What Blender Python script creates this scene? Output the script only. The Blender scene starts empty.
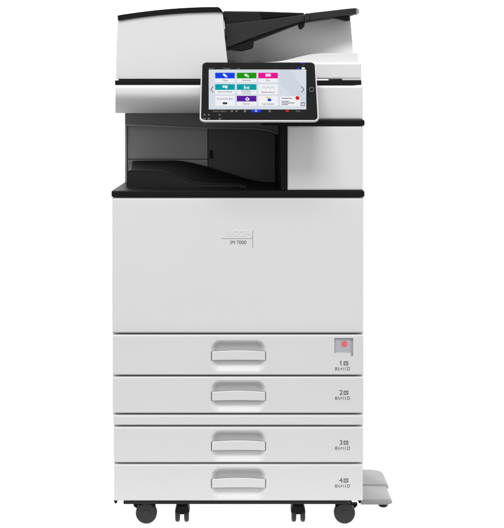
import bpy, bmesh, math
from mathutils import Vector

scn = bpy.context.scene
C = scn.collection
S = 1/429.3            # metres per photo pixel on the printer's front plane
D = 3.0                # camera distance from that plane
PX, PY = 238.0, 80.0   # where the camera looks straight ahead, in photo pixels
ZE = (528.1-PY)*S      # eye height

# ---------------------------------------------------------------- camera
cam = bpy.data.objects.new('camera', bpy.data.cameras.new('camera'))
C.objects.link(cam); scn.camera = cam
cam.location = (0, -D, ZE); cam.rotation_euler = (math.pi/2, 0, 0)
cd = cam.data
cd.sensor_fit = 'VERTICAL'; cd.sensor_height = 36; cd.sensor_width = 36
cd.lens = 36*D/(528*S)
cd.shift_x = (252-PX)/528; cd.shift_y = -(264-PY)/528
cd.clip_start = 0.05; cd.clip_end = 500

FRONT_LOW, FRONT_HIGH, BACK = 0.47, 1.07, 2.3
# ---------------------------------------------------------------- white studio world + lamps
w = bpy.data.worlds.new('World'); scn.world = w; w.use_nodes = True
bg = w.node_tree.nodes['Background']
bg.inputs[0].default_value = (1, 1, 1, 1)
_n = w.node_tree.nodes; _l = w.node_tree.links      # bright white backdrop all round the far side, dimmer studio on the photographer's side
_tc = _n.new('ShaderNodeTexCoord'); _sp = _n.new('ShaderNodeSeparateXYZ'); _l.new(_tc.outputs['Generated'], _sp.inputs[0])
def _mr(sock, a, b, c, d):
    m = _n.new('ShaderNodeMapRange'); m.interpolation_type = 'SMOOTHSTEP'
    for i, v in enumerate((a, b, c, d)): m.inputs[i+1].default_value = v
    _l.new(sock, m.inputs[0]); return m.outputs[0]
_up = _mr(_sp.outputs[2], -0.5, 0.6, FRONT_LOW, FRONT_HIGH)
_bk = _mr(_sp.outputs[1], 0.0, 0.35, 0.0, 1.0)
_mx = _n.new('ShaderNodeMix'); _l.new(_bk, _mx.inputs[0]); _l.new(_up, _mx.inputs[2]); _mx.inputs[3].default_value = BACK
_l.new(_mx.outputs[0], bg.inputs[1])

def area(name, loc, target, size, power, col=(1, 1, 1)):
    l = bpy.data.lights.new(name, 'AREA'); l.shape = 'RECTANGLE'; l.size, l.size_y = size
    l.energy = power; l.color = col
    o = bpy.data.objects.new(name, l); C.objects.link(o)
    o.location = loc; o.rotation_euler = (Vector(target)-Vector(loc)).to_track_quat('-Z', 'Y').to_euler()
    return o
area('softbox_overhead', (-0.4, -2.4, 3.9), (0, 0.0, 0.5), (1.8, 1.4), 110)
area('softbox_side', (2.3, -0.5, 1.7), (0.2, 0.2, 0.9), (0.6, 1.6), 4)

vs = scn.view_settings
vs.view_transform = 'Standard'; vs.look = 'None'; vs.exposure = 0; vs.gamma = 1

# ---------------------------------------------------------------- materials
def plastic(name, col, rough=0.45, bump=0.03, scale=900, var=0.02, spec=0.5, metal=0.0, coat=0):
    m = bpy.data.materials.new(name); m.use_nodes = True
    nt = m.node_tree; b = nt.nodes['Principled BSDF']
    tc = nt.nodes.new('ShaderNodeTexCoord')
    n = nt.nodes.new('ShaderNodeTexNoise'); n.inputs['Scale'].default_value = 5; n.inputs['Detail'].default_value = 4
    nt.links.new(tc.outputs['Object'], n.inputs['Vector'])
    mx = nt.nodes.new('ShaderNodeMix'); mx.data_type = 'RGBA'
    mx.inputs[6].default_value = (*[c*(1-var) for c in col], 1)
    mx.inputs[7].default_value = (*[min(1, c*(1+var)) for c in col], 1)
    nt.links.new(n.outputs['Fac'], mx.inputs[0]); nt.links.new(mx.outputs[2], b.inputs['Base Color'])
    b.inputs['Roughness'].default_value = rough
    b.inputs['Specular IOR Level'].default_value = spec
    b.inputs['Metallic'].default_value = metal
    b.inputs['Coat Weight'].default_value = coat
    if bump:
        g = nt.nodes.new('ShaderNodeTexNoise'); g.inputs['Scale'].default_value = scale
        nt.links.new(tc.outputs['Object'], g.inputs['Vector'])
        bp = nt.nodes.new('ShaderNodeBump'); bp.inputs['Strength'].default_value = bump
        bp.inputs['Distance'].default_value = 0.001
        nt.links.new(g.outputs['Fac'], bp.inputs['Height']); nt.links.new(bp.outputs[0], b.inputs['Normal'])
    return m
def glow(name, col, s=1.0):
    m = bpy.data.materials.new(name); m.use_nodes = True
    nt = m.node_tree; b = nt.nodes['Principled BSDF']
    b.inputs['Base Color'].default_value = (0, 0, 0, 1); b.inputs['Roughness'].default_value = 0.3
    b.inputs['Specular IOR Level'].default_value = 0.0
    b.inputs['Emission Color'].default_value = (*col, 1); b.inputs['Emission Strength'].default_value = s
    return m
def srgb(r, g, b):
    f = lambda c: (c/255/12.92 if c/255 <= 0.04045 else ((c/255+0.055)/1.055)**2.4)
    return (f(r), f(g), f(b))

M = {}
M['white'] = plastic('light_grey_plastic', (0.615, 0.615, 0.62), 0.5)
M['drawer'] = plastic('drawer_plastic', (0.60, 0.60, 0.605), 0.5)
M['feeder'] = plastic('feeder_plastic', (0.60, 0.60, 0.60), 0.45)
M['handle'] = plastic('handle_plastic', (0.60, 0.60, 0.605), 0.4)
M['emboss'] = plastic('emboss_plastic', (0.66, 0.66, 0.66), 0.4, bump=0)
M['black'] = plastic('black_plastic', (0.007, 0.007, 0.0073), 0.5, bump=0.08, spec=0.1)
M['satin'] = plastic('satin_black_plastic', (0.017, 0.017, 0.017), 0.5, bump=0.08, spec=0.25)
M['tray'] = plastic('tray_plastic', (0.009, 0.009, 0.009), 0.5, bump=0.08, spec=0.2)
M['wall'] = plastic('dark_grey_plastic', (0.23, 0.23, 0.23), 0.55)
M['lip'] = plastic('lip_shaded_plastic', (0.11, 0.11, 0.11), 0.55)  # darker than the bay wall: the lip's shade is put into its colour
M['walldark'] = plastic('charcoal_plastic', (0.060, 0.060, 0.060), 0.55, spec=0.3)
M['mid'] = plastic('mid_grey_plastic', (0.33, 0.33, 0.33), 0.5)
M['foot'] = plastic('foot_plastic', (0.24, 0.24, 0.245), 0.5)
M['gap'] = plastic('gap_shade', (0.09, 0.09, 0.09), 0.8, bump=0)  # shade inside seams and slots, put into the colour
M['rubber'] = plastic('caster_rubber', (0.018, 0.018, 0.0185), 0.42, bump=0.1, spec=0.4)
M['silver'] = plastic('silver_rim', (0.45, 0.45, 0.46), 0.35, bump=0, metal=0.3)
M['glass'] = plastic('black_glass', (0.008, 0.008, 0.008), 0.3, bump=0, spec=0.05)
M['ink'] = plastic('grey_ink', (0.075, 0.075, 0.075), 0.6, bump=0)
M['line'] = plastic('ink_and_slot_shade', (0.27, 0.27, 0.27), 0.6, bump=0)
M['window'] = plastic('indicator_grey', (0.40, 0.40, 0.44), 0.3, bump=0)
M['red'] = plastic('indicator_red', (0.72, 0.12, 0.12), 0.4, bump=0)
for k, c in dict(scr=(215, 221, 230), scr2=(206, 214, 226), tile=(238, 240, 244), blue=(22, 66, 236), green=(28, 152, 8), pink=(238, 18, 150),
                 teal=(6, 160, 168), purple=(92, 30, 160), text=(62, 66, 72), icon=(235, 240, 250), dim=(120, 120, 120),
                 reddot=(215, 40, 40), yellow=(240, 200, 60), lamp=(90, 70, 230), chev=(60, 62, 66), bar=(170, 170, 180)).items():
    M['s_'+k] = glow('screen_'+k, srgb(*c))

# ---------------------------------------------------------------- helpers
def P(px, py, d):
    k = 1+d/D
    return Vector(((px-PX)*S*k, d, ZE+(PY-py)*S*k))

def link(name, me, mat, parent=None, smooth=True):
    o = bpy.data.objects.new(name, me); C.objects.link(o)
    if mat: me.materials.append(mat)
    if smooth:
        for f in me.polygons: f.use_smooth = True
    if parent: o.parent = parent
    return o
def finish(bm, name, mat, parent, bevel=0, seg=3, angle=35, smooth=True):
    bmesh.ops.remove_doubles(bm, verts=bm.verts, dist=1e-6)
    bmesh.ops.recalc_face_normals(bm, faces=bm.faces)
    me = bpy.data.meshes.new(name); bm.to_mesh(me); bm.free()
    o = link(name, me, mat, parent, smooth=False)
    if bevel:
        m = o.modifiers.new('bevel', 'BEVEL'); m.width = bevel; m.segments = seg
        m.limit_method = 'ANGLE'; m.angle_limit = math.radians(angle); m.harden_normals = True
        for f in me.polygons: f.use_smooth = True
    elif smooth:
        for f in me.polygons: f.use_smooth = True
        me.set_sharp_from_angle(angle=math.radians(angle))
    return o
def add_loft(bm, rings, cap=True, closed=True):
    vs = [[bm.verts.new(p) for p in r] for r in rings]
    n = len(rings[0])
    for a, b in zip(vs, vs[1:]):
        for i in range(n if closed else n-1):
            bm.faces.new((a[i], a[(i+1) % n], b[(i+1) % n], b[i]))
    if cap:
        bm.faces.new(vs[0][::-1]); bm.faces.new(vs[-1])
def add_prism(bm, pts, d0, d1):
    """outline in photo pixels on the plane at depth d0, carried straight back to d1"""
    f = [P(x, y, d0) for x, y in pts]
    add_loft(bm, [f, [Vector((p.x, d1, p.z)) for p in f]])
def prism(name, pts, d0, d1, mat, parent, bevel=0.001, seg=3, angle=35):
    bm = bmesh.new(); add_prism(bm, pts, d0, d1)
    return finish(bm, name, mat, parent, bevel, seg, angle)
def rect(x0, y0, x1, y1): return [(x0, y0), (x1, y0), (x1, y1), (x0, y1)]
def box(name, x0, y0, x1, y1, d0, d1, mat, parent, bevel=0.001, seg=3):
    return prism(name, rect(x0, y0, x1, y1), d0, d1, mat, parent, bevel, seg)
def rrect(x0, y0, x1, y1, r, n=6):
    out = []
    for cx, cy, a in ((x1-r, y0+r, -90), (x1-r, y1-r, 0), (x0+r, y1-r, 90), (x0+r, y0+r, 180)):
        for i in range(n+1):
            t = math.radians(a+90*i/n); out.append((cx+r*math.cos(t), cy+r*math.sin(t)))
    return out
def smoothcurve(pts, n=8):
    out = []
    for i in range(len(pts)-1):
        p0 = pts[max(i-1, 0)]; p1 = pts[i]; p2 = pts[i+1]; p3 = pts[min(i+2, len(pts)-1)]
        for k in range(n):
            t = k/n
            out.append(tuple(0.5*((2*p1[j])+(-p0[j]+p2[j])*t+(2*p0[j]-5*p1[j]+4*p2[j]-p3[j])*t*t+(-p0[j]+3*p1[j]-3*p2[j]+p3[j])*t**3) for j in range(len(p1))))
    out.append(tuple(pts[-1])); return out
def tube(name, pts, r, mat, parent, n=10):
    bm = bmesh.new(); rings = []
    for i, p in enumerate(pts):
        p = Vector(p); t = (Vector(pts[min(i+1, len(pts)-1)])-Vector(pts[max(i-1, 0)])).normalized()
        u = t.cross(Vector((0, 0, 1))).normalized(); v = u.cross(t)
        rings.append([p+r*(math.cos(a)*u+math.sin(a)*v) for a in [2*math.pi*k/n for k in range(n)]])
    add_loft(bm, rings)
    return finish(bm, name, mat, parent)
def heightplate(name, x0, y0, x1, y1, d, thick, mat, parent, bev=1.0, hf=None, fine=()):
    """front panel with rolled edges; hf(px,py) gives the depth in metres of anything sunk into it"""
    def axis(a, b, spans):
        s = {a, b}
        for k in range(1, 6):
            t = bev*(1-math.cos(math.pi/2*k/5)); s |= {a+t, b-t}
        for lo, hi, st in spans:
            n = int(round((hi-lo)/st))
            s |= {lo+(hi-lo)*i/n for i in range(n+1)}
        s |= {a+(b-a)*i/12 for i in range(13)}
        s = sorted(s); out = [s[0]]
        for v in s[1:]:
            if v-out[-1] > 0.02: out.append(v)
        return out
    xs = axis(x0, x1, [f[0] for f in fine]); ys = axis(y0, y1, [f[1] for f in fine])
    def roll(x, y):
        e = min(x-x0, x1-x, y-y0, y1-y)
        return 0 if e >= bev else (bev-math.sqrt(max(0, bev*bev-(bev-e)**2)))*S
    bm = bmesh.new(); V = []
    for y in ys:
        row = []
        for x in xs:
            p = P(x, y, d); p.y = d+roll(x, y)+(hf(x, y) if hf else 0); row.append(bm.verts.new(p))
        V.append(row)
    for j in range(len(ys)-1):
        for i in range(len(xs)-1):
            bm.faces.new((V[j][i], V[j][i+1], V[j+1][i+1], V[j+1][i]))
    ring = V[0][:]+[r[-1] for r in V[1:]]+V[-1][-2::-1]+[V[j][0] for j in range(len(ys)-2, 0, -1)]
    back = [bm.verts.new((v.co.x, d+thick, v.co.z)) for v in ring]
    for i in range(len(ring)):
        k = (i+1) % len(ring); bm.faces.new((ring[k], ring[i], back[i], back[k]))
    bm.faces.new(back)
    return finish(bm, name, mat, parent, 0, angle=50)

_dg = None
def text_mesh(body, size, ext=0.0002, bold=0):
    cu = bpy.data.curves.new('t', 'FONT'); cu.body = body; cu.size = size; cu.extrude = ext; cu.offset = bold
    cu.align_x = 'CENTER'; cu.align_y = 'CENTER'
    o = bpy.data.objects.new('t', cu); C.objects.link(o)
    dg = bpy.context.evaluated_depsgraph_get()
    me = bpy.data.meshes.new_from_object(o.evaluated_get(dg)); bpy.data.objects.remove(o)
    return me
def add_text(bm, body, mapf, size, ext=0.0002, bold=0, sx=1.0):
    """mapf(u, v, w) -> world; text centred at u=v=0"""
    me = text_mesh(body, size, ext, bold)
    vs = [bm.verts.new(mapf(v.co.x*sx, v.co.y, v.co.z)) for v in me.vertices]
    for p in me.polygons:
        try: bm.faces.new([vs[i] for i in p.vertices])
        except ValueError: pass
    bpy.data.meshes.remove(me)
def front_map(px, py, d):
    o = P(px, py, d)
    return lambda u, v, w: Vector((o.x+u, o.y-w, o.z+v))

# ---------------------------------------------------------------- floor
bm = bmesh.new()
bmesh.ops.create_grid(bm, x_segments=1, y_segments=1, size=60)
for v in bm.verts:
    if v.co.y < 0: v.co.y = -0.25  # front edge cut short to keep upward light off the scanner underside
fl = finish(bm, 'floor', None, None, smooth=False); fl['kind'] = 'structure'
m = bpy.data.materials.new('backlit_floor'); m.use_nodes = True
nt = m.node_tree; nt.nodes.remove(nt.nodes['Principled BSDF'])
tr = nt.nodes.new('ShaderNodeBsdfTranslucent'); tr.inputs[0].default_value = (0.96, 0.96, 0.96, 1)  # made translucent so light from below hides any shadow under the printer
nt.links.new(tr.outputs[0], nt.nodes['Material Output'].inputs[0])
fl.data.materials.append(m)

# ---------------------------------------------------------------- the printer
R = bpy.data.objects.new('office_printer', None); C.objects.link(R)
R.location = (0, 0, 0)
R['label'] = 'tall light grey and black office copier with tilted touch screen and four paper drawers'
R['category'] = 'office printer'

# carcass
car = box('cabinet', 112.6, 198, 363.0, 414.5, 0.028, 0.62, M['white'], R, 0.002)
box('drawer_bank', 114.0, 415.2, 362.7, 500.5, 0.028, 0.62, M['white'], R, 0.002)
box('gap_shade_sheet', 114.8, 199, 361.4, 498.5, 0.0245, 0.0285, M['gap'], car, 0)  # dark sheet added behind the fronts as the shade in their seams
heightplate('front_door', 112.0, 197.6, 363.6, 333.2, 0, 0.025, M['white'], R, 2.4)

def sbox(x, y, cx, cy, hx, hy, r):
    qx, qy = abs(x-cx)-hx+r, abs(y-cy)-hy+r
    return math.hypot(max(qx, 0), max(qy, 0))+min(max(qx, qy), 0)-r
def sm(t): t = max(0, min(1, t)); return t*t*(3-2*t)

def drawer(x0, x1, y0, y1, hy, num, ly, window=False):
    def hf(x, y):
        s = -sbox(x, y, 238.4, hy, 28.2, 16.4, 10)
        h = (0.017-0.008*sm((y-hy-1)/6))*sm(s/7.5)
        if window:
            if 334.6 <= x <= 353.0 and 338.2 <= y <= 353.0 or 351.0 <= x <= 353.0 and 353 <= y <= 356.4: h = 0.006
        return h
    fine = [((208, 269, 0.8), (max(y0+2, hy-18), min(y1-1.5, hy+17.5), 0.8))]
    if window: fine += [((334.4, 334.6, 0.2), (338.0, 338.2, 0.2)), ((350.8, 351.0, 0.2), (353.0, 353.2, 0.2)), ((353.0, 353.2, 0.2), (356.4, 356.6, 0.2))]
    dr = heightplate('paper_drawer', x0, y0, x1, y1, 0, 0.025, M['drawer'], R, 1.3, hf, fine)
    # bar of the handle, slightly bowed along its top
    a, b = 211.9, 265.2
    top = [(a+(b-a)*i/20, hy-4.2-1.3*math.sin(math.pi*i/20)) for i in range(21)]
    bot = [(a+(b-a)*i/20, hy+4.4-0.4*math.sin(math.pi*i/20)) for i in range(20, -1, -1)]
    bm = bmesh.new(); add_prism(bm, top+bot, -0.0012, 0.007)
    hn = finish(bm, 'handle', M['handle'], dr, 0.0016, 3, 50)
    for xa in (211.1, 265.3): box('slot_shade', xa, hy-4.4, xa+0.7, hy+4.6, 0.0004, 0.012, M['gap'], hn, 0)  # dark strips stand for the shade in the slits beside the bar
    tl = top[::-1]; bm = bmesh.new()
    add_prism(bm, [(x, y-0.55) for x, y in top]+[(x, y+0.3) for x, y in tl], 0.0012, 0.004)
    finish(bm, 'slot_shade', M['line'], hn, 0)  # grey strip stands for the shaded gap above the bar
    bm = bmesh.new()
    add_text(bm, num, front_map(341.0, ly, -0.0002), 7.0*S, bold=0.00003 if num != '4' else 0)
    if num == '1': add_prism(bm, [(339.6, ly-1.2), (340.9, ly-2.5), (341.2, ly-2.3), (341.2, ly-1.7), (339.8, ly-0.6)], -0.0003, 0.0004)
    add_prism(bm, rect(343.6, ly-2.0, 348.2, ly-1.1), -0.0003, 0.0004)
    add_prism(bm, rect(343.6, ly+1.1, 348.2, ly+1.9), -0.0003, 0.0004)
    add_prism(bm, rect(343.6, ly-1.1, 344.3, ly+1.1), -0.0003, 0.0004)
    add_prism(bm, rect(347.5, ly-1.1, 348.2, ly+1.1), -0.0003, 0.0004)
    add_prism(bm, rect(344.9, ly-0.4, 346.9, ly+0.3), -0.0003, 0.0004)
    add_text(bm, '8½×11', front_map(340.6, ly+5.6, -0.0002), 4.6*S, bold=0.00006, sx=0.84)
    for q in (rect(347.0, ly+3.9, 349.8, ly+4.4), rect(347.0, ly+6.5, 349.2, ly+7.0), rect(347.0, ly+4.4, 347.5, ly+6.5), rect(349.3, ly+4.4, 349.8, ly+6.5)):
        add_prism(bm, q, -0.0003, 0.0004)
    finish(bm, 'size_label', M['ink'], dr, 0, smooth=False)
    if window:
        sw = box('size_indicator', 334.9, 338.4, 350.8, 352.7, 0.0040, 0.0062, M['window'], dr, 0.0003)
        box('indicator_slot', 351.4, 338.5, 352.8, 355.9, 0.0050, 0.0061, M['mid'], sw, 0)
        prism('red_dot', rrect(341.2, 340.9, 347.2, 346.9, 2.9), 0.0034, 0.0045, M['red'], sw, 0)
    return dr
drawer(112.8, 363.5, 335.0, 375.0, 356.0, '1', 363.4, True)
drawer(113.0, 363.5, 377.0, 413.2, 396.4, '2', 392.8)
heightplate('filler_panel', 113.3, 415.3, 363.3, 425.2, 0, 0.025, M['drawer'], R, 1.3)
drawer(113.6, 363.2, 427.2, 462.6, 446.2, '3', 442.8)
drawer(114.2, 362.8, 464.6, 500.8, 483.6, '4', 480.6)

# badge on the door
bm = bmesh.new()
add_prism(bm, rect(222.0, 238.3, 252.4, 238.75), -0.0004, 0.0004)
add_prism(bm, rect(252.5, 230.3, 253.0, 248.3), -0.0004, 0.0004)
bd = finish(bm, 'badge', M['line'], R, 0, smooth=False)
bm = bmesh.new(); add_text(bm, 'IM 7000', front_map(238.3, 242.6, -0.0002), 5.2*S, bold=0, sx=0.95)
finish(bm, 'badge_text', M['ink'], bd, 0, smooth=False)
bm = bmesh.new(); add_text(bm, 'RICOH', front_map(238.5, 233.6, -0.0004), 7.4*S, ext=0.0005, bold=0.00008, sx=1.12)
finish(bm, 'badge_emboss', M['emboss'], bd, 0, smooth=False)

# base and casters
bs = box('base_plate', 123.5, 501.0, 346.5, 504.2, 0.012, 0.60, M['satin'], R, 0.0008)
for q in ([(113.8, 500.9), (117.6, 500.9), (116.5, 503.6), (115.2, 503.6)], [(357.8, 500.9), (361.6, 500.9), (360.2, 503.4), (359.2, 503.4)]):
    prism('corner_clip', q, 0.012, 0.03, M['black'], R, 0.0005)

def disc(bm, c, r, y0, y1, ax='y', n=40, round_=0.25):
    """wheel with rounded shoulders; axis along y or x"""
    prof = []
    wd = y1-y0; e = wd*round_
    for k in range(5):
        t = math.pi/2*k/4; prof.append((y0+e*(1-math.sin(t)), r-e*(1-math.cos(t))*1.0 if False else r-e+e*math.sin(t)))
    prof = [(y0+e*(1-math.sin(math.pi/2*k/4)), r-e+e*math.sin(math.pi/2*k/4)) for k in range(5)]
    prof = [(y0+e-e*math.cos(math.pi/2*k/4), r-e+e*math.sin(math.pi/2*k/4)) for k in range(5)]
    prof += [(y1-(a-y0), q) for a, q in prof[::-1]]
    prof = [(y0, r*0.25)]+prof+[(y1, r*0.25)]
    rings = []
    for a, q in prof:
        if ax == 'y': rings.append([Vector((c[0]+q*math.cos(2*math.pi*i/n), c[1]+a, c[2]+q*math.sin(2*math.pi*i/n))) for i in range(n)])
        else: rings.append([Vector((c[0]+a, c[1]+q*math.cos(2*math.pi*i/n), c[2]+q*math.sin(2*math.pi*i/n))) for i in range(n)])
    add_loft(bm, rings)
def caster_side(px, side):
    d = 0.045; c = P(px, 510.9, d); r = c.z
    bm = bmesh.new()      # bracket plate above the wheel, with a lock tab
    x0, x1 = px-8.5, px+8.5
    add_prism(bm, [(x0, 503.6), (x1, 503.6), (x1, 507), (px+5, 509), (px-5, 509), (x0, 507)], d-0.012, d+0.03)
    t = px+side*11
    add_prism(bm, [(t-side*6, 503.8), (t+side*2.6, 503.8), (t+side*2.0, 506.2), (t-side*0.5, 508.4), (t-side*4, 507.5)], d+0.006, d+0.02)
    o = finish(bm, 'caster', M['black'], R, 0.0008)
    bm = bmesh.new(); disc(bm, (c.x, d, c.z), r, -0.019, 0.001, 'y', round_=0.22)
    finish(bm, 'wheel', M['rubber'], o, 0)
    bm = bmesh.new(); disc(bm, (c.x, d, c.z), r*0.36, -0.0205, 0.0, 'y', round_=0.05)
    finish(bm, 'hub', M['rubber'], o, 0)
def caster_front(px):
    d = 0.045; r = 7.6*S; z = r
    cx = P(px, 510, d).x
    bm = bmesh.new()
    add_prism(bm, rect(px-1.3, 503.4, px+1.3, 508), d-0.004, d+0.004)
    add_prism(bm, [(px-3.4, 506.5), (px+3.4, 506.5), (px+3.4, 514.5), (px-3.4, 514.5)], d-0.012, d+0.014)
    add_prism(bm, [(px-5.2, 506.0), (px+5.2, 506.0), (px+6.7, 508.4), (px+7.3, 512.6), (px+5.8, 512.8), (px-5.8, 512.8), (px-7.3, 512.6), (px-6.7, 508.4)], d-0.0185, d+0.016)
    o = finish(bm, 'caster', M['black'], R, 0.0012)
    for sx in (-1, 1):
        bm = bmesh.new(); a = cx+sx*2.2*S if sx > 0 else cx-6.9*S
        disc(bm, (a, d, z), r, 0, 4.7*S, 'x', round_=0.42)
        finish(bm, 'wheel', M['rubber'], o, 0)
caster_side(146.8, -1); caster_side(344.0, 1)
caster_front(182.2); caster_front(298.2)

# stabiliser foot on the right: two low moulded lobes
def lobe(name, d0, d1, xo, yfront, ybot, parent, xi=361, rc=0.008):
    X = lambda px: (px-PX)*S*(1+d0/D)
    zt = P(0, yfront, d0).z; zb = P(0, ybot, d0).z
    xi_, xo_ = X(xi), X(xo); ln = d1-d0
    def plan(ins, z):
        pts = []
        r = rc; r2 = 0.010
        x1 = xo_-ins; y0 = d0+ins*0.8; y1 = d1
        for i in range(9):
            t = math.pi/2*i/8; pts.append((x1-r2+r2*math.sin(t), y0+r2-r2*math.cos(t)))
        for i in range(9):
            t = math.pi/2*i/8; pts.append((x1-0.002-r+r*math.cos(t), y1-r+r*math.sin(t)))
        return [Vector((xi_, y0, z))]+[Vector((x, y, z)) for x, y in pts]+[Vector((xi_, y1, z))]
    bm = bmesh.new(); h = zt-zb
    rings = [plan(0.005, zb), plan(0.0, zb+h*0.25), plan(0.001, zb+h*0.5), plan(0.002, zb+h*0.8), plan(0.004, zb+h*0.94), plan(0.008, zt)]
    add_loft(bm, rings)
    return finish(bm, name, M['foot'], parent, 0, angle=70)
ft = lobe('stabiliser_foot', 0.125, 0.240, 392.8, 499.6, 505.2, R)
lb = lobe('rear_lobe', 0.232, 0.357, 389.0, 484.6, 490.5, ft, rc=0.026, xi=358)
box('foot_bracket', 345, 493.5, 361.8, 500.4, 0.140, 0.32, M['mid'], ft, 0.001)
bm = bmesh.new(); c = P(383, 506, 0.152)
rr = 5.2*S
add_loft(bm, [[Vector((c.x+q*math.cos(2*math.pi*i/24), 0.152+q*math.sin(2*math.pi*i/24), z)) for i in range(24)] for q, z in ((rr*0.7, 0.0005), (rr*0.95, 0.003), (rr, 0.012))])
finish(bm, 'rubber_foot', M['black'], ft, 0)

# black ledge (output tray surround)
def slab(name, plan, z0, z1, mat, parent, bevel):
    bm = bmesh.new()
    add_loft(bm, [[Vector((x, y, z0)) for x, y in plan], [Vector((x, y, z1)) for x, y in plan]])
    return finish(bm, name, mat, parent, bevel)
xl = P(111.6, 0, 0).x; xr = P(364.4, 0, 0).x; xw = P(125, 0, 0.27).x
ZL = P(0, 190.8, 0).z
slab('ledge', [(xl, -0.003), (xr, -0.003), (xr, 0.60), (xw, 0.60), (xw, 0.26), (xl, 0.03)], P(0, 196.8, 0).z, ZL, M['black'], R, 0.0025)

# engine body behind the output bay
eng = box('rear_housing', 125.0, 114, 351.4, 182, 0.285, 0.60, M['white'], R, 0.001)
bay = box('bay_backing', 125.3, 113.5, 284, 183.5, 0.272, 0.284, M['gap'], R, 0)
box('bay_post', 125.0, 114, 126.8, 183.5, 0.255, 0.274, M['mid'], bay, 0.0008)
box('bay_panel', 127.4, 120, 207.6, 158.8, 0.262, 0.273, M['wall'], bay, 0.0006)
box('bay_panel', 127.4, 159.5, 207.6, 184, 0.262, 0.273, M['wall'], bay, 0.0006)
bp = box('bay_panel', 208.3, 120, 275, 184, 0.262, 0.273, M['walldark'], bay, 0.0006)  # right-hand panels darker: the light fading across the bay is put into colour
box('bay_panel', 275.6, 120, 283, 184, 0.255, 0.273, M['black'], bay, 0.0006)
box('latch', 209.6, 150.4, 212.6, 158.3, 0.257, 0.263, M['black'], bp, 0.0006)
# upper lip with curved bar
bl = smoothcurve([(125.2, 124.6), (140, 124.8), (165, 126.0), (205, 127.6), (250, 128.2), (268, 130.0), (283, 135.5)], 6)
lip = prism('bay_lip', [(125.2, 110.5), (283, 110.5)]+bl[::-1], 0.235, 0.258, M['lip'], R, 0)
tube('lip_edge', [P(x, y+0.3, 0.232) for x, y in bl], 0.0021, M['foot'], lip)

# output tray
fp = smoothcurve([(127.0, 173.5), (128.2, 170.9), (133, 170.4), (150, 170.5), (162, 171.3), (175, 175.3), (188, 180.0), (202, 183.0), (222, 183.8), (241, 184.2), (244.5, 187.0)], 6)
rp = smoothcurve([(131.5, 165), (132.6, 161.6), (136, 160.9), (160, 160.6), (178, 160.8), (195, 163.6), (212, 168.2), (232, 174.3), (252, 180.0), (272, 183.2), (284, 183.6)], 6)
bm = bmesh.new()
F = [P(x, y, 0.10) for x, y in fp]; B = [P(x, y, 0.245) for x, y in rp]
zl = ZL-0.001
def lerp(a, b, t): return a.lerp(b, t)
dip = lambda v: v-Vector((0, 0, 0.004))
rings = [[Vector((p.x-0.001, 0.099, zl)) for p in F], F, [lerp(a, b, 0.04) for a, b in zip(F, B)], [dip(lerp(a, b, 0.07)) for a, b in zip(F, B)],
         [dip(lerp(a, b, 0.90)) for a, b in zip(F, B)], [lerp(a, b, 0.94) for a, b in zip(F, B)], B, [Vector((p.x, p.y+0.002, zl)) for p in B]]
for r in rings:
    for p in r: p.z = max(p.z, zl)
vs_ = [[bm.verts.new(p) for p in r] for r in rings]
for a, b in zip(vs_, vs_[1:]):
    for i in range(len(a)-1): bm.faces.new((a[i], a[i+1], b[i+1], b[i]))
bm.faces.new([r[0] for r in vs_]); bm.faces.new([r[-1] for r in vs_][::-1])
tr_ = finish(bm, 'output_tray', M['tray'], R, 0.0012, 2, 40)
o = tube('tray_stop', [P(240, 187.4, 0.085), P(246.5, 187.4, 0.085)], 0.0042, M['satin'], tr_)
tube('tray_rim', [P(x, y+0.1, 0.0985) for x, y in fp[3:-2]], 0.0008, M['satin'], tr_, 8)
tube('tray_rim', [P(x, y+0.2, 0.243) for x, y in rp[2:-3]], 0.0011, M['satin'], tr_, 8)

# right-hand door, its post and the black strip above
box('door_post', 281.2, 124, 287.8, 191, 0.004, 0.27, M['black'], R, 0.0015)
box('door_housing', 287, 125, 362.8, 190.9, 0.020, 0.285, M['white'], R, 0.001)
heightplate('side_door', 287.6, 126.0, 363.2, 190.4, -0.001, 0.022, M['white'], R, 2.0)
box('shelf_strip', 262, 120.2, 364.6, 125.6, -0.003, 0.28, M['black'], R, 0.0018)
box('bay_ceiling', 203, 110.5, 284, 121.5, 0.125, 0.255, M['black'], R, 0.001)

# scanner unit: front rolls under at its lower edge
def scan(x0, x1, prof, dback, mat, parent, name, bev):
    bm = bmesh.new()
    rings = []
    for x in (x0, x1):
        r = []
        for y, dd in prof:
            r.append(P(x, y, dd))
        dm = prof[-1][1]; xm = P(x, 0, dm).x; zt = r[0].z; zb = r[-1].z
        r += [Vector((xm, dback, zb)), Vector((xm, dback, zt)), Vector((xm, dm, zt))]
        rings.append(r)
    add_loft(bm, rings)
    return finish(bm, name, mat, parent, bev, 3, 50)
prof = [(85.0, 0.034), (86.0, 0.0315), (88, 0.030), (92, 0.030)]+[(92+21.2*math.sin(t), 0.030+0.13*(1-math.cos(t))) for t in [math.pi/2*k/16*0.95 for k in range(1, 17)]]
su = scan(115.2, 284, prof, 0.60, M['white'], R, 'scanner_unit', 0.002)
bm = bmesh.new()
heightplate('scanner_end', 284.4, 85.6, 363.2, 120.0, 0.018, 0.58, M['white'], su, 2.6)
bx_ = box('platen_gap', 114.9, 80.2, 361.6, 85.2, 0.033, 0.58, M['black'], su, 0.0022)
box('platen_seal', 118.5, 77.6, 230, 80.6, 0.0535, 0.5, M['black'], su, 0)
box('hinge_cap', 300, 119.2, 361.5, 120.6, 0.02, 0.3, M['walldark'], su, 0)

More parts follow.
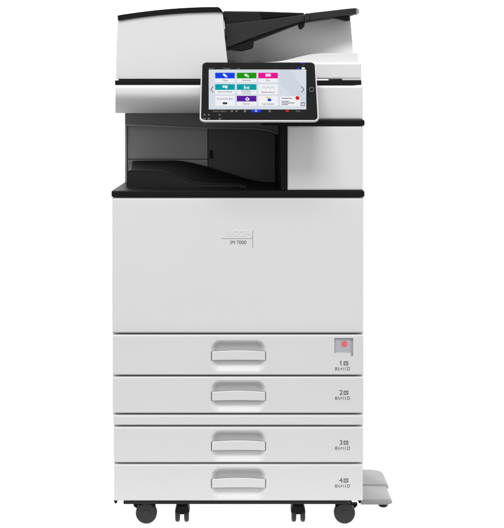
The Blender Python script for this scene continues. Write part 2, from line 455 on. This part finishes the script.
# document feeder
topline = smoothcurve([(117.9, 20.6), (140, 17.2), (165, 14.4), (192, 12.6), (221.6, 11.8)], 5)
fd = prism('document_feeder', topline+[(222.8, 13), (224.4, 35), (227.4, 62), (228.5, 79.2), (115.9, 79.2), (115.9, 60), (116.6, 38)], 0.045, 0.52, M['feeder'], R, 0.0085, 5, 40)
capt = smoothcurve([(117.6, 16.6), (119.5, 15.0), (140, 12.0), (165, 9.2), (192, 7.4), (213, 6.9), (219, 7.3), (222.6, 11.2)], 5)
capb = [(x, y) for x, y in topline]
capb[0] = (117.7, 20.2)
prism('feeder_cap', capt+[(223.8, 13.4), (221.6, 12.3)]+capb[::-1][1:], 0.040, 0.54, M['black'], fd, 0.0018, 3, 40)
prism('feeder_cap_end', [(222.0, 11.6), (225.0, 12.2), (225.6, 16), (222.8, 15)], 0.050, 0.5, M['black'], fd, 0.001)

# platen cover on the right (stacked steps)
pc = heightplate('platen_cover', 228.8, 62.4, 361.7, 79.2, 0.034, 0.5, M['feeder'], R, 2.4)
crown = smoothcurve([(262, 62.5), (275, 61.8), (288, 59.6), (300, 56.6), (312, 54.2), (322, 53.3), (340, 53.1)], 6)+[(357.6, 53.1), (358.4, 62.6)]
prism('cover_crown', crown, 0.06, 0.5, M['feeder'], pc, 0.003, 3, 30)
box('cover_foot', 342, 78.4, 361.5, 80.3, 0.036, 0.5, M['feeder'], pc, 0.001)

# grey delivery wall beneath the feeder tray; leans forward at the left, back at the right
bm = bmesh.new(); nx, nz = 24, 12; G = []
for i in range(nx+1):
    u = i/nx; col = []
    for j in range(nz+1):
        v = j/nz
        y = 63-(63-(29-14.6*u))*v
        x = 224+(354.2-4.2*v-224)*u
        lean = (-0.10+0.16*u)*v-0.15*u
        col.append(bm.verts.new(P(x, y, 0.30+lean)))
    G.append(col)
for i in range(nx):
    for j in range(nz): bm.faces.new((G[i][j], G[i+1][j], G[i+1][j+1], G[i][j+1]))
ringv = [G[i][0] for i in range(nx+1)]+[G[nx][j] for j in range(1, nz+1)]+[G[i][nz] for i in range(nx-1, -1, -1)]+[G[0][j] for j in range(nz-1, 0, -1)]
bk = [bm.verts.new((v.co.x, 0.50, v.co.z)) for v in ringv]
for i in range(len(ringv)):
    k = (i+1) % len(ringv); bm.faces.new((ringv[k], ringv[i], bk[i], bk[k]))
bm.faces.new(bk)
M['deliv'] = plastic('delivery_plastic', (0.70, 0.70, 0.70), 0.5)
finish(bm, 'delivery_wall', M['deliv'], R, 0, angle=60)

# feeder tray
rail = [(225.2, 24.4), (262, 20.2), (304.2, 14.8), (304.2, 20.6), (278, 28.6), (253, 37.4), (240, 42.6), (227.2, 47.4)]
ftm = prism('feeder_tray', rail, 0.10, 0.125, M['satin'], R, 0.0010)
prism('tray_back', [(223.6, 11.0), (262, 11.4), (304, 12.8), (304, 20), (226, 40)], 0.22, 0.24, M['tray'], ftm, 0.001)
prism('tray_bed', [(226.6, 45.0), (253, 36.6), (304, 19.4), (356, 12.0), (356, 14), (304, 21.8), (254, 40.6), (226.8, 50.0)], 0.112, 0.22, M['tray'], ftm, 0.0008)
prism('tray_wall_top', [(224.0, 12.0), (258, 12.3), (262.5, 18.6), (262, 20), (225.2, 23.6)], 0.14, 0.16, M['tray'], ftm, 0.0006)
prism('paper_guide', [(258.6, 12.3), (296, 13.2), (300, 14.6), (263.4, 18.4)], 0.20, 0.215, M['black'], ftm, 0.0006)
hv = prism('tray_hinge', [(304.6, 13.6), (309.4, 12.9), (309.4, 19.6), (304.6, 21.0)], 0.098, 0.15, M['satin'], ftm, 0.0012)
ex = prism('tray_extension', [(309.8, 12.9), (350, 8.3), (356, 7.9), (358.6, 9.0), (359.0, 12.6), (357, 14.2), (340, 15.9), (309.8, 19.8)], 0.10, 0.125, M['satin'], ftm, 0.0012)
prism('tip_highlight', [(356.2, 8.0), (357.6, 8.2), (359.2, 9.6), (359.4, 12.8), (357.6, 14.3), (356.2, 14.5)], 0.098, 0.127, M['wall'], ex, 0.0012)  # paler end piece stands for the highlight on the arm's end
prism('extension_bed', [(309.8, 16.2), (355, 10.8), (355, 13.4), (309.8, 18.8)], 0.126, 0.15, M['tray'], ex, 0.0008)
bump = smoothcurve([(226.8, 46.6), (238, 43.6), (252, 40.8), (253.6, 44.0), (252.4, 48.0), (247, 49.6), (241, 50.8), (232, 49.8), (226.9, 48.6)], 4)
prism('feed_roller_cover', bump, 0.105, 0.16, M['black'], ftm, 0.0014, 3, 50)
prism('tray_tab', [(298.0, 24.2), (305, 21.6), (304.4, 26.4), (301.4, 29.6), (299, 28.4)], 0.12, 0.14, M['tray'], ftm, 0.0008)
prism('tray_bracket', [(330, 17.2), (349, 14.6), (350, 20.4), (346, 21.0), (338, 18.8)], 0.12, 0.15, M['tray'], ftm, 0.0008)

# ---------------------------------------------------------------- control panel (leans back)
db, dt = -0.13, -0.01
pb = P(PX, 120.9, db); pt = P(PX, 61.9, dt)
vax = (pt-pb).normalized(); nrm = Vector((0, -vax.z, vax.y))      # faces the user, upward
kk = (dt-db)/(pt.z-pb.z); aa = db-kk*pb.z
def SP(px, py, off=0.0):
    q = (PY-py)*S
    d = (aa+kk*(ZE+q))/(1-kk*q/D)
    return P(px, py, d)+nrm*off
X0 = P(199.5, 121.7, db).x; X1 = P(319.1, 121.7, db).x; H = (pt-pb).length
def LP(u, v, w): return Vector((u, pb.y, pb.z))+vax*v+nrm*w
def lprism(bm, pts, w0, w1):
    add_loft(bm, [[LP(u, v, w0) for u, v in pts], [LP(u, v, w1) for u, v in pts]])
cp = bmesh.new(); lprism(cp, rrect(X0, 0.0, X1, H, 0.012, 8), -0.007, -0.001)
cp = finish(cp, 'control_panel', M['silver'], R, 0.0022, 3, 50)
g = bmesh.new(); lprism(g, rrect(X0+0.0032, 0.0034, X1-0.0030, H-0.0016, 0.010, 8), -0.004, 0.0002)
gl = finish(g, 'bezel', M['glass'], cp, 0.0006, 2, 50)
def sp_prism(bm, pts, o0, o1):
    add_loft(bm, [[SP(x, y, o0) for x, y in pts], [SP(x, y, o1) for x, y in pts]])
def spart(name, plist, mat, parent, o1, o0=0.0001):
    bm = bmesh.new()
    for pts in plist: sp_prism(bm, pts, o0, o1)
    return finish(bm, name, mat, parent, 0, smooth=False)
scr = spart('screen', [rect(208.8, 69.7, 306.2, 109.5)], M['s_scr'], cp, 0.0006)
spart('wallpaper_streak', [[(279, 69.9), (290, 69.9), (306, 93), (306, 104), (301, 104), (279, 84)]], M['s_scr2'], scr, 0.0007)
cols = [(215.2, 234.8), (236.8, 256.4), (258.2, 277.9)]
rows = [(73.1, 82.4), (84.6, 94.4), (96.2, 106.0)]
tiles = [rrect(a, c, b, d, 0.5, 2) for a, b in cols for c, d in rows]+[rrect(280, 96.6, 300.2, 106.2, 0.5, 2)]
for t_ in tiles: spart('app_tile', [t_], M['s_tile'], scr, 0.0010)
hd = {'s_blue': [(0, 0)], 's_green': [(1, 0)], 's_pink': [(2, 0)], 's_teal': [(0, 1), (1, 1)], 's_purple': [(1, 2)]}
for mk, cells in hd.items():
    for c, r in cells: spart('tile_header', [rect(cols[c][0], rows[r][0], cols[c][1], rows[r][0]+5.6)], M[mk], scr, 0.0013)
def quad(cx, cy, w_, h_, a):
    a = math.radians(a); return [(cx+(x*math.cos(a)-y*math.sin(a)), cy+(x*math.sin(a)+y*math.cos(a))) for x, y in ((-w_/2, -h_/2), (w_/2, -h_/2), (w_/2, h_/2), (-w_/2, h_/2))]
def stext(bm, s, px, py, size, off=0.0014, bold=0, sx=1.0):
    o = SP(px, py, off)
    add_text(bm, s, lambda u, v, w: o+Vector((1, 0, 0))*u+vax*v*1.25+nrm*w, size*S, 0.0001, bold, sx)
for s, x, y, z in (('Copy', 225, 80.6, 2.6), ('Scanner', 246.6, 80.6, 2.6), ('Fax', 268, 80.6, 2.6),
                   ('Scan to Home', 225, 92.2, 2.4), ('Print/Scan', 246.6, 91.6, 2.4), ('(Memory)', 246.6, 93.5, 2.0), ('Address Book', 268, 92.6, 2.3),
                   ('Document Box', 225, 99.2, 2.5), ('Server', 246.6, 104.2, 2.5), ('User Guide', 268, 104.4, 2.4)):
    bm = bmesh.new(); stext(bm, s, x, y, z); finish(bm, 'tile_text', M['s_text'], scr, 0, smooth=False)
bm = bmesh.new()
for i, y in enumerate((98.4, 101.4, 103, 104.6)):
    sp_prism(bm, rect(281.5, y, (292, 289, 294.5, 288)[i], y+0.6), 0.0011, 0.0012)
sp_prism(bm, rrect(222.6, 102.6, 227.4, 104.6, 0.8, 3), 0.0011, 0.0013)
for cx_ in (263.6, 268.0, 272.4):
    for t in range(0, 180, 30):
        a = math.radians(t+15); sp_prism(bm, quad(cx_+1.7*math.cos(a), 89.2-2.0*math.sin(a), 0.55, 0.4, 0), 0.0011, 0.0013)
finish(bm, 'tile_marks', M['s_text'], scr, 0, smooth=False)
ic = [(quad(224.2, 75.2, 2.6, 1.9, 35), 's_icon'), (quad(226.0, 76.6, 2.6, 1.9, 35), 's_icon'), (quad(226.3, 76.8, 1.4, 0.8, 35), 's_bar'),
      (rrect(244.4, 74.3, 247.0, 76.5, 1.0, 4), 's_icon'), (quad(247.6, 76.4, 3.0, 2.0, 40), 's_icon'), (quad(247.8, 76.5, 1.4, 0.9, 40), 's_green'),
      (quad(266.6, 75.6, 2.2, 2.6, -12), 's_icon'), (rrect(267.9, 74.2, 270.8, 76.8, 0.6, 3), 's_icon'), (rect(268.5, 75.0, 270.2, 75.5), 's_pink'),
      (rrect(222.4, 86.0, 227.6, 88.0, 0.7, 3), 's_icon'), ([(225.4, 88.0), (227.2, 88.0), (226.6, 89.4)], 's_icon'), (rect(223.4, 86.8, 225.0, 87.2), 's_teal'),
      (rect(244.0, 86.0, 245.0, 89.2), 's_icon'), (rect(245.4, 87.2, 246.2, 89.2), 's_icon'), (rrect(247.0, 87.0, 249.4, 89.2, 0.6, 3), 's_icon'), (quad(248.2, 88.1, 1.0, 0.8, 45), 's_teal'),
      ([(247, 97.4), (249.6, 99.2), (248.8, 101.0), (246.2, 101.0), (245.2, 99.6)], 's_icon'), (rrect(246.6, 98.8, 248.0, 100.2, 0.6, 4), 's_purple')]
for q, mk in ic: spart('tile_icon', [q], M[mk], scr, 0.0016 if mk == 's_icon' else 0.0019)
spart('wheel_icon', [[(268, 99), (265.4, 97.6), (268, 96.9)], [(268.4, 97), (270.6, 98.6), (268.4, 99.4)]], M['s_yellow'], scr, 0.0015)
spart('wheel_icon', [rrect(267.6, 98.8, 271.2, 101.6, 1.2, 3)], M['s_blue'], scr, 0.0014)
spart('alert_dot', [rrect(295.4, 96.6, 299.4, 100.2, 1.7, 5)], M['s_reddot'], scr, 0.0016)
def chev(cx, cy, s, h=3.0, t=0.7):
    return [[(cx-s*1.4, cy-h), (cx-s*1.4+t, cy-h), (cx+s*1.2+t, cy), (cx+s*1.2, cy)] if s > 0 else [(cx-s*1.4, cy-h), (cx-s*1.4+t, cy-h), (cx+s*1.2+t, cy), (cx+s*1.2, cy)],
            [(cx+s*1.2, cy), (cx+s*1.2+t, cy), (cx-s*1.4+t, cy+h), (cx-s*1.4, cy+h)]]
spart('screen_arrow', chev(211.6, 89.6, -1), M['s_chev'], scr, 0.0012, 0.0007)
spart('screen_arrow', chev(302.4, 89.6, 1), M['s_chev'], scr, 0.0012, 0.0007)
fr = [rect(300.6, 103.0, 304.8, 103.5), rect(300.6, 105.6, 304.8, 106.1), rect(300.6, 103.5, 301.0, 105.6), rect(304.4, 103.5, 304.8, 105.6)]
spart('screen_icon', fr, M['s_chev'], scr, 0.0014, 0.0011)
spart('status_light', [rrect(251.0, 110.0, 260.8, 112.4, 0.9, 3)], M['s_blue'], gl, 0.0008)
spart('status_light', [rrect(296.8, 67.9, 299.6, 69.3, 0.4, 2)], M['s_blue'], gl, 0.0008)
spart('status_light', [rrect(285.8, 110.2, 288.8, 112.0, 0.7, 3)], M['s_reddot'], gl, 0.0009)
for q in (rect(301.6, 67.6, 304.8, 69.3), rrect(255.0, 110.6, 257.0, 111.8, 0.5, 3)): spart('status_light', [q], M['s_icon'], gl, 0.0010)
spart('power_lamp', [rect(300.6, 62.9, 304.8, 63.5)], M['s_lamp'], gl, 0.0008)
for s, x, y, z in (('Status', 211.6, 68.5, 2.2), ('Message', 226.5, 68.5, 2.2), ('Job', 238.5, 68.5, 2.2), ('Check Status', 219.5, 111.4, 2.6), ('Stop', 298, 111.3, 2.5)):
    bm = bmesh.new(); stext(bm, s, x, y, z, 0.0006); finish(bm, 'bezel_text', M['s_dim'], gl, 0, smooth=False)
for q in (rrect(231, 110.4, 233, 112.2, 0.6, 2), rrect(243.8, 110.2, 246.2, 112.4, 0.8, 2), rrect(268.6, 110.2, 270.8, 112.4, 0.8, 2), rect(303, 65.0, 303.8, 65.6),
          [(235, 110.6), (238, 110.6), (236.5, 112.3)]):
    spart('bezel_key', [q], M['s_dim'], gl, 0.0008, 0.0003)
for x in (204.6, 208.8, 219.6): spart('bezel_key', [rrect(x-0.9, 114.2, x+0.9, 115.6, 0.6, 2)], M['s_dim'], gl, 0.0008, 0.0003)
for x in (204.6, 208.8, 219.8): spart('indicator_light', [rrect(x-1.3, 118.0, x+1.3, 119.6, 0.7, 3)], M['walldark'], cp, 0.0004, -0.003)
# home key ring
bm = bmesh.new(); n = 40
for i in range(n):
    a0, a1 = 2*math.pi*i/n, 2*math.pi*(i+1)/n
    q = [(311.6+r*math.cos(a), 89.6+r*1.0*math.sin(a)) for r, a in ((2.5, a0), (2.5, a1), (1.9, a1), (1.9, a0))]
    sp_prism(bm, q, 0.0003, 0.0006)
finish(bm, 'home_key', M['s_dim'], gl, 0, smooth=False)
# arm that carries the panel
bm = bmesh.new()
pp = [(-0.060+0.05, -0.12+0.02)]
xa, xb = P(228, 0, 0).x, P(292, 0, 0).x
q = [LP(0, 0.035, -0.0065), LP(0, H-0.03, -0.0065), Vector((0, 0.04, P(0, 82, 0.04).z)), Vector((0, 0.04, P(0, 116, 0.04).z))]
add_loft(bm, [[Vector((x, p.y, p.z)) for p in q] for x in (xa, xb)])
finish(bm, 'panel_arm', M['black'], cp, 0.003)
